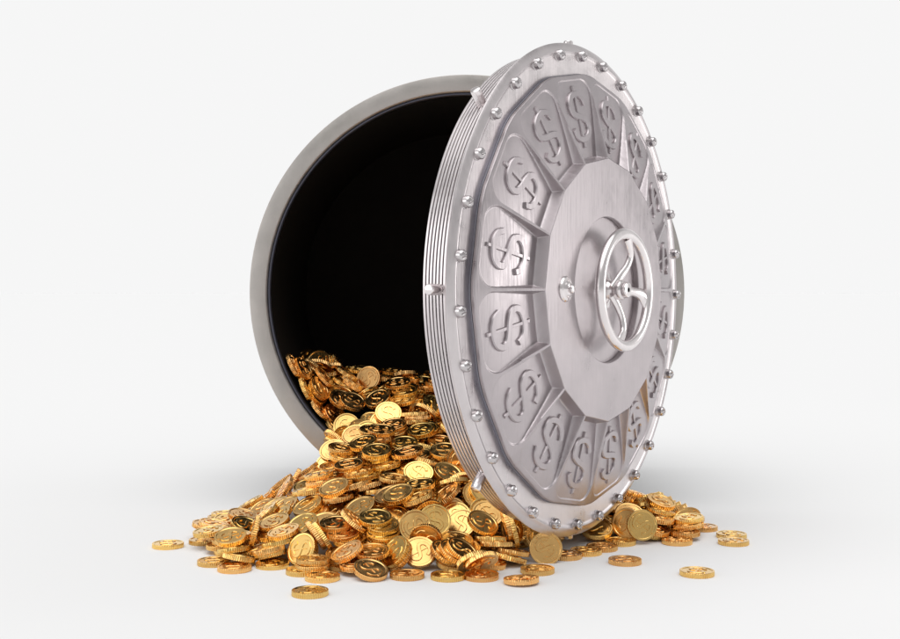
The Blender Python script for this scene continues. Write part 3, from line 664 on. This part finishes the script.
    ('seventh from left, upper flat gold coin on the slope pouring out', 'gold coins spilling from the vault', '-2095,56381,3669,395,134,55,-906'),
    ('eighth from left, upper flat gold coin on the slope pouring out', 'gold coins spilling from the vault', '-1887,55749,3780,72,-952,-268,-125'),
    ('rightmost upper flat gold coin on the slope pouring out', 'gold coins spilling from the vault', '-1385,60018,3723,621,123,-103,766'),
    ('leftmost middle flat gold coin on the slope pouring out', 'gold coins spilling from the vault', '-4662,55811,3164,94,-958,-251,-94'),
    ('second from left, middle flat gold coin on the slope pouring out', 'gold coins spilling from the vault', '-4196,56441,3102,875,166,66,-447'),
    ('third from left, middle flat gold coin on the slope pouring out', 'gold coins spilling from the vault', '-3673,56710,3430,16,-12,-177,983'),
    ('fourth from left, middle flat gold coin on the slope pouring out', 'gold coins spilling from the vault', '-3457,56433,3541,527,107,142,-830'),
    ('fifth from left, middle flat gold coin on the slope pouring out', 'gold coins spilling from the vault', '-2910,55622,3168,971,44,-91,-213'),
    ('sixth from left, middle flat gold coin on the slope pouring out', 'gold coins spilling from the vault', '-2187,55892,2938,114,-965,-229,-15'),
    ('seventh from left, middle flat gold coin on the slope pouring out', 'gold coins spilling from the vault', '-2222,56849,3524,553,159,51,-815'),
    ('eighth from left, middle flat gold coin on the slope pouring out', 'gold coins spilling from the vault', '-1801,55243,3103,449,90,28,-887'),
    ('rightmost middle flat gold coin on the slope pouring out', 'gold coins spilling from the vault', '-1492,56940,3444,976,120,-84,156'),
    ('leftmost lower flat gold coin on the slope pouring out', 'gold coins spilling from the vault', '-4128,53602,2563,510,109,-127,-843'),
    ('second from left, lower flat gold coin on the slope pouring out', 'gold coins spilling from the vault', '-4161,55078,2902,62,-765,636,-68'),
    ('third from left, lower flat gold coin on the slope pouring out', 'gold coins spilling from the vault', '-3886,54605,2342,652,83,-124,742'),
    ('fourth from left, lower flat gold coin on the slope pouring out', 'gold coins spilling from the vault', '-3789,54913,2772,945,32,-87,-311'),
    ('fifth from left, lower flat gold coin on the slope pouring out', 'gold coins spilling from the vault', '-3495,53589,2568,979,-70,-152,109'),
    ('sixth from left, lower flat gold coin on the slope pouring out', 'gold coins spilling from the vault', '-3103,53455,2336,220,21,-76,-971'),
    ('seventh from left, lower flat gold coin on the slope pouring out', 'gold coins spilling from the vault', '-2561,55192,2522,77,-21,-130,987'),
    ('eighth from left, lower flat gold coin on the slope pouring out', 'gold coins spilling from the vault', '-2454,53346,2911,594,-26,82,-799'),
    ('ninth from left, lower flat gold coin on the slope pouring out', 'gold coins spilling from the vault', '-1352,51217,2439,594,-125,-138,781'),
    ('rightmost lower flat gold coin on the slope pouring out', 'gold coins spilling from the vault', '-1330,52578,2758,550,102,49,-827'),
    ('leftmost upper tilted gold coin on the slope pouring out', 'gold coins spilling from the vault', '-4696,60042,4030,922,305,-131,193'),
    ('second from left, upper tilted gold coin on the slope pouring out', 'gold coins spilling from the vault', '-4162,57969,3917,975,177,-103,-72'),
    ('third from left, upper tilted gold coin on the slope pouring out', 'gold coins spilling from the vault', '-2237,58868,3762,733,145,121,-652'),
    ('fourth from left, upper tilted gold coin on the slope pouring out', 'gold coins spilling from the vault', '-1939,59348,3729,187,-976,98,26'),
    ('rightmost upper tilted gold coin on the slope pouring out', 'gold coins spilling from the vault', '-1447,59969,4293,863,129,-155,461'),
    ('leftmost lower tilted gold coin on the slope pouring out', 'gold coins spilling from the vault', '-3397,59322,3602,592,87,-248,761'),
    ('second from left, lower tilted gold coin on the slope pouring out', 'gold coins spilling from the vault', '-2584,51902,2427,967,203,-110,-99'),
    ('third from left, lower tilted gold coin on the slope pouring out', 'gold coins spilling from the vault', '-2526,56507,2888,45,-64,216,-972'),
    ('fourth from left, lower tilted gold coin on the slope pouring out', 'gold coins spilling from the vault', '-2210,51434,2556,972,188,-133,18'),
    ('rightmost lower tilted gold coin on the slope pouring out', 'gold coins spilling from the vault', '-1420,54282,3024,165,100,-288,937'),
    ('leftmost upright gold coin on the slope pouring out', 'gold coins spilling from the vault', '-5294,61372,3714,641,727,-238,-53'),
    ('rightmost upright gold coin on the slope pouring out', 'gold coins spilling from the vault', '-4565,61021,4060,354,-9,561,-747'),
    ('leftmost upper flat gold coin right of the door', 'gold coins spilling from the vault', '8997,60306,936,803,-103,139,-568'),
    ('second from left, upper flat gold coin right of the door', 'gold coins spilling from the vault', '9200,60031,1119,552,-125,67,-820'),
    ('third from left, upper flat gold coin right of the door', 'gold coins spilling from the vault', '9534,55099,794,65,-404,-911,18'),
    ('fourth from left, upper flat gold coin right of the door', 'gold coins spilling from the vault', '9772,56078,973,940,15,117,317'),
    ('fifth from left, upper flat gold coin right of the door', 'gold coins spilling from the vault', '9870,56576,1340,927,171,73,324'),
    ('sixth from left, upper flat gold coin right of the door', 'gold coins spilling from the vault', '10892,55282,794,220,-48,-37,973'),
    ('rightmost upper flat gold coin right of the door', 'gold coins spilling from the vault', '11177,56490,289,357,-23,-20,932'),
    ('leftmost lower flat gold coin right of the door', 'gold coins spilling from the vault', '6582,52359,98,990,0,0,130'),
    ('second from left, lower flat gold coin right of the door', 'gold coins spilling from the vault', '7551,53522,98,342,0,0,939'),
    ('third from left, lower flat gold coin right of the door', 'gold coins spilling from the vault', '9044,54599,302,673,112,0,730'),
    ('fourth from left, lower flat gold coin right of the door', 'gold coins spilling from the vault', '9230,54455,448,77,70,-990,-81'),
    ('fifth from left, lower flat gold coin right of the door', 'gold coins spilling from the vault', '9679,55816,390,622,-48,57,-778'),
    ('sixth from left, lower flat gold coin right of the door', 'gold coins spilling from the vault', '10587,54492,293,0,999,-28,0'),
    ('seventh from left, lower flat gold coin right of the door', 'gold coins spilling from the vault', '10736,55019,566,887,45,-38,-456'),
    ('rightmost lower flat gold coin right of the door', 'gold coins spilling from the vault', '11870,56731,98,999,0,0,0'),
    ('leftmost upper tilted gold coin right of the door', 'gold coins spilling from the vault', '8126,58096,1162,888,-140,168,-402'),
    ('second from left, upper tilted gold coin right of the door', 'gold coins spilling from the vault', '8192,58136,1342,179,751,-621,-125'),
    ('third from left, upper tilted gold coin right of the door', 'gold coins spilling from the vault', '9426,57815,1266,107,-206,96,967'),
    ('fourth from left, upper tilted gold coin right of the door', 'gold coins spilling from the vault', '9426,57266,917,5,-70,-967,242'),
    ('rightmost upper tilted gold coin right of the door', 'gold coins spilling from the vault', '9801,59126,1038,14,474,-846,242'),
    ('leftmost lower tilted gold coin right of the door', 'gold coins spilling from the vault', '7527,55550,754,692,24,217,-687'),
    ('second from left, lower tilted gold coin right of the door', 'gold coins spilling from the vault', '8192,55225,976,948,295,-5,114'),
    ('third from left, lower tilted gold coin right of the door', 'gold coins spilling from the vault', '10458,58135,750,91,963,-139,208'),
    ('fourth from left, lower tilted gold coin right of the door', 'gold coins spilling from the vault', '10675,57759,721,103,970,-80,202'),
    ('rightmost lower tilted gold coin right of the door', 'gold coins spilling from the vault', '10989,56033,627,849,314,-61,-419'),
    ('the only edge-on gold coin under the lowest door rim', 'gold coins spilling from the vault', '3492,51663,963,241,-423,565,-664'),
    ('leftmost flat gold coin under the lowest door rim', 'gold coins spilling from the vault', '4869,50754,98,342,0,0,-939'),
    ('rightmost flat gold coin under the lowest door rim', 'gold coins spilling from the vault', '5797,51544,98,342,0,0,-939'),
    ('leftmost tilted gold coin under the lowest door rim', 'gold coins spilling from the vault', '4438,53096,693,171,298,-60,936'),
    ('second from left, tilted gold coin under the lowest door rim', 'gold coins spilling from the vault', '6611,54449,418,131,-587,782,159'),
    ('rightmost tilted gold coin under the lowest door rim', 'gold coins spilling from the vault', '6596,54187,519,453,104,176,-867'),
]
REST = '-6935,58663,2188,739,184,-290,-577;-3521,48956,698,851,82,-67,512;-4616,68606,6705,984,98,31,140;-1303,53483,2308,923,-74,-75,366;-3215,66387,6218,862,-7,46,-503;7886,56194,1086,433,-88,164,-881;-2137,61291,4123,244,-9,-148,957;-7817,64300,6724,397,503,111,758;-1189,54960,2893,407,0,-114,905;-7479,60333,2015,704,139,-235,-654;-928,61868,4379,775,-15,-50,-628;-4271,66643,5973,0,120,-180,975;11266,56764,494,25,280,958,17;7283,55418,472,539,-2,158,-826;-4876,66581,6491,916,170,94,347;-1305,67614,6247,94,-56,129,-985;-8466,57853,1181,327,301,-107,-888;-6968,70890,7114,997,7,56,27;-1022,53452,2167,860,13,-104,-498;-11188,59215,97,741,0,0,670;-5785,53963,1889,303,15,42,-951;-4651,58799,3483,123,-948,-285,49;-2826,55295,2268,676,46,105,-726;-3434,68364,6353,779,23,21,625;-3298,50276,1012,157,20,125,-978;-2202,53876,2492,928,-118,-11,-352;10105,58487,945,662,62,-219,-712;-4497,54391,2048,795,130,72,-587;-10572,56078,518,982,79,3,-165;447,54069,98,996,47,-52,43;-3334,56806,2717,847,141,170,-481;-1893,65044,5466,897,103,-79,419;-3230,65280,5623,649,124,-40,748;-7117,64300,5558,830,266,449,193;-10751,57464,508,31,966,192,164;-2775,63233,4706,444,16,135,-884;-6894,66152,6394,998,28,5,45;-5232,69374,6682,492,44,120,-860;-2599,54604,2736,25,815,576,43;-3328,63196,5001,972,156,-132,106;-3114,65527,5889,99,-957,-266,32;-7917,66399,7074,549,376,344,661;-5174,58430,3291,915,128,37,379;1319,53961,2668,235,54,-167,-955;942,55579,2707,781,-64,281,-553;-3175,47996,98,990,0,0,130;-9377,52999,247,944,107,-37,-308;10398,54950,97,0,916,-399,0;10597,60365,614,66,334,937,-66;-5802,51191,1028,539,122,-133,821;9786,56958,580,202,592,-779,-1;-2670,49709,652,987,94,-4,120;-1399,57494,2905,888,81,-11,-451;-1986,50659,1106,128,-806,569,86;-2238,51605,1761,966,119,29,-221;1352,52677,1615,623,118,-116,764;-10136,57733,515,595,-136,-107,784;2895,52280,907,149,130,-331,922;-6318,64300,4563,913,190,303,193;-4136,55682,2415,990,116,-30,50;-6349,58689,2424,929,-81,-334,132;-1752,57525,3366,680,137,52,-717;10723,58024,295,68,-737,670,-30;-623,50486,945,254,-923,232,167;-1131,52807,1550,351,29,-134,925;894,54106,1857,452,-9,111,-884;-8043,59111,1480,609,-284,-218,707;-2753,58233,3095,799,148,-86,575;-9720,60995,419,381,243,-85,-887;478,60814,3708,172,-138,157,-962;-6979,51600,820,649,-5,-194,734;-2660,53525,2163,10,578,-811,78;10943,59388,487,1,55,998,0;9682,58127,1076,92,-204,99,968;-3680,63666,5330,99,-832,539,-74;-94,56750,2937,594,67,-70,797;9327,58818,546,166,-155,39,-972;9014,60587,714,122,174,29,976;-1884,52480,2473,32,-729,-673,-109;-365,65630,6545,766,98,20,633;-7348,67582,6968,844,455,166,-226;-4879,62900,3238,905,193,220,306;-5397,64300,3681,910,-56,316,-259;-5077,63500,3806,93,300,-155,936;606,50028,557,410,108,-95,899;-3764,50849,957,889,164,-62,420;-2411,51085,1035,928,147,50,-336;-1043,51121,997,119,57,-152,978;-3892,53038,1629,988,126,6,77;-2705,52342,1476,708,53,38,-702;1103,53189,1394,925,79,131,-344;2645,53263,1084,508,201,-13,836;-9209,54427,443,181,-225,-44,955;-7713,54372,1294,320,-157,-234,903;-2268,53907,1817,191,-47,-126,971;-797,54592,2049,188,22,-154,969;2060,54420,1561,980,69,77,-166;3694,54129,981,859,209,65,461;5318,54410,1181,70,585,-516,-621;-6179,55412,2202,951,157,-91,246;-1401,55755,2429,434,81,-64,894;366,55577,2295,156,164,-125,965;2689,55964,1746,945,123,159,-253;4110,55892,1266,929,71,187,-307;5582,56153,935,914,44,203,-345;-9668,57329,475,918,-60,-162,355;-6618,57359,2272,755,104,-220,-607;-4092,57674,2944,932,136,107,-316;-718,56326,2672,488,3,101,-866;835,56987,2561,710,-26,200,-673;2159,57175,2098,864,176,123,453;3761,57137,1699,721,170,19,670;5591,57669,1268,857,2,207,-471;7315,56992,602,138,223,-73,961;1219,58548,2820,972,159,164,-5;2487,58971,2552,768,133,91,618;4499,58277,1805,404,-80,191,-890;6279,58990,1381,584,166,51,792;8310,58121,569,493,190,3,848;9444,58932,305,791,-85,135,-589;10771,59206,97,974,0,0,-223;-5961,60820,2573,194,277,-74,-937;-4598,59960,3731,64,7,942,326;-2745,60146,3691,458,15,-85,884;1374,59867,3197,977,136,155,9;2671,60359,2921,859,-35,245,-445;4382,60720,2355,942,113,163,269;8806,60605,584,904,63,166,385;10135,60570,292,427,-1,-1,903;10476,60534,97,555,0,0,-830;-2814,60826,4123,89,-160,970,155;1784,61272,3643,272,91,-246,925;8202,59447,990,947,14,161,276;-1578,63858,4879,919,281,39,-269;772,60606,3993,583,278,142,748;3052,60075,3160,934,130,158,290;-2703,64708,5097,828,128,-93,536;-1343,64744,5108,978,205,-17,13;1150,63969,4963,467,128,42,-872;-3976,65377,5546,912,130,17,387;-2807,66255,5591,396,54,127,-907;-1466,66747,5616,824,157,-20,542;882,64715,5258,963,102,-79,-233;-5280,67659,6506,427,98,50,896;-4044,67354,5970,799,75,201,-561;-2526,67543,5932,983,150,16,93;-1657,67505,6065,948,137,30,283;-14,67516,5862,601,136,197,-761;-7144,69265,6896,915,105,-48,385;306,69322,6415,737,132,103,-654;-7404,72229,7147,289,-35,15,-956;-1313,51787,1460,978,131,-41,152;-7833,52905,895,22,-853,-413,-316;-3861,52062,1577,769,132,-215,586;-2503,52419,1686,674,51,42,-734;11,52896,1736,902,60,106,-412;1949,53092,1472,485,118,-98,860;3284,53357,1124,72,196,-128,969;-9929,54613,351,248,193,-43,-947;-2279,52955,1970,255,-5,-3,966;-892,53173,2016,855,-85,-63,507;1879,54380,1921,971,66,181,-130;3494,54670,1523,211,-253,118,936;4534,54693,1027,806,239,169,513;-9803,55974,349,377,-145,-133,904;-5537,56582,2594,248,85,90,-960;776,55455,2345,977,151,143,12;2894,55486,1742,830,200,19,519;4766,55732,1792,829,427,355,34;5858,55941,993,609,-66,197,-764;6758,55598,410,338,-37,152,-927;-11041,57413,97,999,0,0,-11;-2479,56551,2684,747,116,193,-625;1233,56937,2621,779,193,58,592;2491,57241,2191,2,191,-98,976;4880,57622,1739,902,169,65,389;6177,57436,1206,951,57,208,-217;8371,56182,210,994,46,72,46;11438,58021,97,157,0,0,987;-3526,58042,3264,455,62,160,-872;-2165,58091,3254,574,96,-131,801;282,58102,3115,768,175,-78,610;3094,57588,2258,376,196,-21,904;5053,58981,1984,932,-88,175,-303;6857,58962,1386,942,102,141,284;8025,59426,844,50,156,40,985;11069,59510,292,0,986,-163,0;-7263,60667,1871,339,228,-149,-899;77,59516,3402,940,75,-12,-329;3183,60319,2871,869,-29,246,-426;7239,57652,1248,935,16,316,156;7537,60680,1083,626,125,44,767;1538,59700,3308,74,166,-122,975;2471,59469,3513,378,111,-33,917;-203,63531,4813,710,23,-95,696;1292,62648,4446,649,187,-103,728;-8024,66597,6846,592,352,369,622;-1290,66256,5655,493,136,-99,852;598,63848,5243,67,354,921,143;906,65615,5572,947,-26,-95,302;-7444,68051,6734,766,138,200,-593;-2913,66782,5950,923,132,53,-355;-1603,66297,5919,961,135,101,-217;-133,66965,5826,231,25,226,-945;960,66028,5785,513,-82,-54,852;-7610,69689,7204,336,-97,-5,936;-622,69147,6508,569,41,-178,800;687,68239,6453,676,-74,149,-716;-7624,71138,7383,372,10,19,927;-2765,50171,1187,312,42,-121,940;-7196,51520,946,96,146,129,-975;-9735,53418,512,792,135,17,-593;2349,53574,1808,218,187,-50,956;4377,54203,1252,719,-105,281,-625;4908,54925,1449,328,369,-42,868;1671,55199,2238,89,-354,593,-717;2753,54870,1906,316,191,-26,928;6162,55544,1101,177,212,-216,935;-11125,56167,322,742,56,-53,665;2032,56338,2373,667,-21,251,-700;3929,56584,1745,627,-27,205,-750;6016,56562,1297,960,143,150,183;3200,57675,2448,81,592,-780,-180;5083,57400,1832,722,181,5,666;6485,57643,1441,521,198,144,816;7278,56744,782,523,234,26,818;9451,57479,307,523,156,44,835;-8490,60712,1173,131,-276,-37,950;2342,58731,2780,952,85,137,256;3586,59120,2359,971,72,219,40;8158,57747,976,732,96,197,644;7947,56626,694,208,-149,-962,-80;11437,60983,220,53,-435,-894,77;-3851,58338,3663,972,-3,-42,226;-3405,57486,3267,272,29,169,-946;2428,58705,2956,691,143,75,704;-3222,62233,4732,489,300,-311,756;1892,59144,3802,942,21,119,-309;4203,59495,2653,976,99,187,30;3188,60462,3495,784,-199,70,-582;1030,60895,4332,166,-884,-344,265;1861,61914,4489,790,283,76,-537;-437,65685,5506,969,210,103,72;695,64572,5637,903,55,-148,396;728,67428,6087,168,-98,-977,-76;2853,52092,1794,567,-276,-437,-640;2948,51956,1659,815,-461,-234,-260;-4042,51337,1455,862,209,12,-459;3657,53045,1351,426,212,-14,879;2009,54185,2501,103,913,371,126;2616,54223,2049,248,-141,131,-948;4574,54609,1863,694,-92,360,-615;3024,55528,2131,968,-19,198,-144;4240,55908,1645,335,-703,-626,0;141,55144,2702,215,-839,-491,79;3122,56314,2322,587,-152,130,-783;5309,56938,1862,933,160,75,311;8746,55197,242,475,107,-26,872;-4106,56338,2859,816,138,-114,547;8560,56495,626,876,14,251,-409;9828,56184,97,233,0,0,972;1078,57811,3154,356,-149,178,-904;3792,58904,2486,254,-173,118,-943;1057,60716,4045,812,-108,293,-492;2991,57874,3390,15,-950,176,255;10321,60691,735,639,-24,-90,-762;2334,58964,3884,620,-48,113,-773;697,63524,5507,55,-581,-772,-247;1574,61622,4723,203,-757,-613,-94;-501,64756,5317,68,125,-219,964;-132,66127,5953,991,50,39,-106;-9,67095,6453,742,153,144,-635;2775,52851,2024,351,74,-337,869;3720,53032,1537,794,193,89,568;2842,53884,2132,102,492,-841,-193;4606,53535,1954,235,-734,88,629;3489,55080,2217,196,-146,164,-955;2833,56201,2654,691,-132,150,-693;4293,56498,2220,982,124,130,-19;6319,56749,1708,263,-172,161,-935;3377,57454,2564,226,-150,122,-954;6992,57031,1686,59,215,-96,969;680,57270,3419,281,227,-47,930;3107,58730,2958,603,-104,169,-771;3295,58479,3060,821,163,120,532;3886,58904,3111,208,-439,-873,15;1704,60477,4027,948,75,303,51;2591,60619,4206,109,210,355,903;885,62490,5192,849,411,21,330;492,64878,5864,63,120,102,-984;2867,52763,2219,259,-590,729,228;3738,53414,1861,265,-156,170,-935;3842,54456,2430,722,31,-82,685;2195,54664,2782,527,-55,-199,-823;5900,55611,1873,768,489,190,364;4187,56541,2468,611,-21,179,-769;4314,56597,2665,177,-534,-824,-43;7391,56997,1715,280,231,-43,930;1773,57509,3030,854,-85,345,-379;9124,55798,668,944,-9,74,-318;1297,58251,3572,743,17,224,628;2031,57281,3030,17,-926,119,355;1940,58299,3521,561,-225,-2,-796;3598,58264,3378,51,840,-488,-225;1910,58809,4161,894,6,123,-428;249,61901,4647,588,360,-117,714;1881,60207,4229,597,218,201,744;-88,64057,5739,643,-60,-214,732;109,66455,6376,139,20,209,-967'

# ------------------------------------------------------------------ coins
CRAD, CTH = .068, .0195
def coin_mesh(name, n, reed, sn):
    """struck gold coin: reeded edge, raised rim, sunken field and an embossed dollar sign on both faces"""
    bm_ = MB(); h = CTH/2
    half = [(0, h-.0022), (CRAD-.0105, h-.0022), (CRAD-.0082, h-.0004), (CRAD-.0066, h), (CRAD-.0012, h), (CRAD-.0003, h-.0006), (CRAD, h-.0016)]
    prof = half + [(r, -z) for r, z in reversed(half)]
    bm_.lathe(prof, n)
    if reed:
        out = []
        for (x, y, z) in bm_.v:
            r = math.hypot(x, y)
            if r > CRAD-.0003:
                i = round((math.atan2(y, x) % (2*PI))/(2*PI/n))
                f = (r-(.0017 if i % 3 == 0 else 0))/r; x *= f; y *= f
            out.append((x, y, z))
        bm_.v = out
    if sn:
        dollar(bm_, .088, .0038, Matrix.Translation((0, 0, h-.0024)), hw=.074, n=sn, bev=.42, barw=.036, below=.1)
        dollar(bm_, .088, .0038, Matrix.Rotation(PI, 4, 'X') @ Matrix.Translation((0, 0, h-.0024)), hw=.074, n=sn, bev=.42, barw=.036, below=.1)
    return bm_
src_mb = coin_mesh('gold_coin', 144, True, 4)
proto = src_mb.build('gold_coin', GOLD, None, (0, 0, 0), ang=22)
COIN_ME = proto.data
bpy.data.objects.remove(proto)
def unpack(s):
    out = []
    for r in s.split(';'):
        v = [int(x) for x in r.split(',')]
        q = Quaternion((v[3]/999, v[4]/999, v[5]/999, v[6]/999)).normalized()
        out.append((Vector((v[0]/10000, v[1]/10000, v[2]/10000)), q))
    return out
def place(loc, q, label, group):
    o = bpy.data.objects.new('gold_coin', COIN_ME); COL.objects.link(o)
    o.rotation_mode = 'QUATERNION'; o.location = loc; o.rotation_quaternion = q
    o['label'] = label; o['category'] = 'coin'
    if group: o['group'] = group
    return o
for label, group, data in COINS:
    for loc, q in unpack(data): place(loc, q, label, group)
# everything deeper in the heap, more than anyone could count
if REST:
    sm = coin_mesh('coin', 40, False, 0); rest = MB()
    for loc, q in unpack(REST):
        M_ = Matrix.Translation(loc) @ q.to_matrix().to_4x4()
        rest.add([M_ @ Vector(v) for v in sm.v], sm.f)
    o = rest.build('buried_coins', GOLD, None, (0, 0, 0), ang=22)
    tag(o, 'deeper layer of gold coins showing through gaps of the heap', 'coins', kind='stuff')
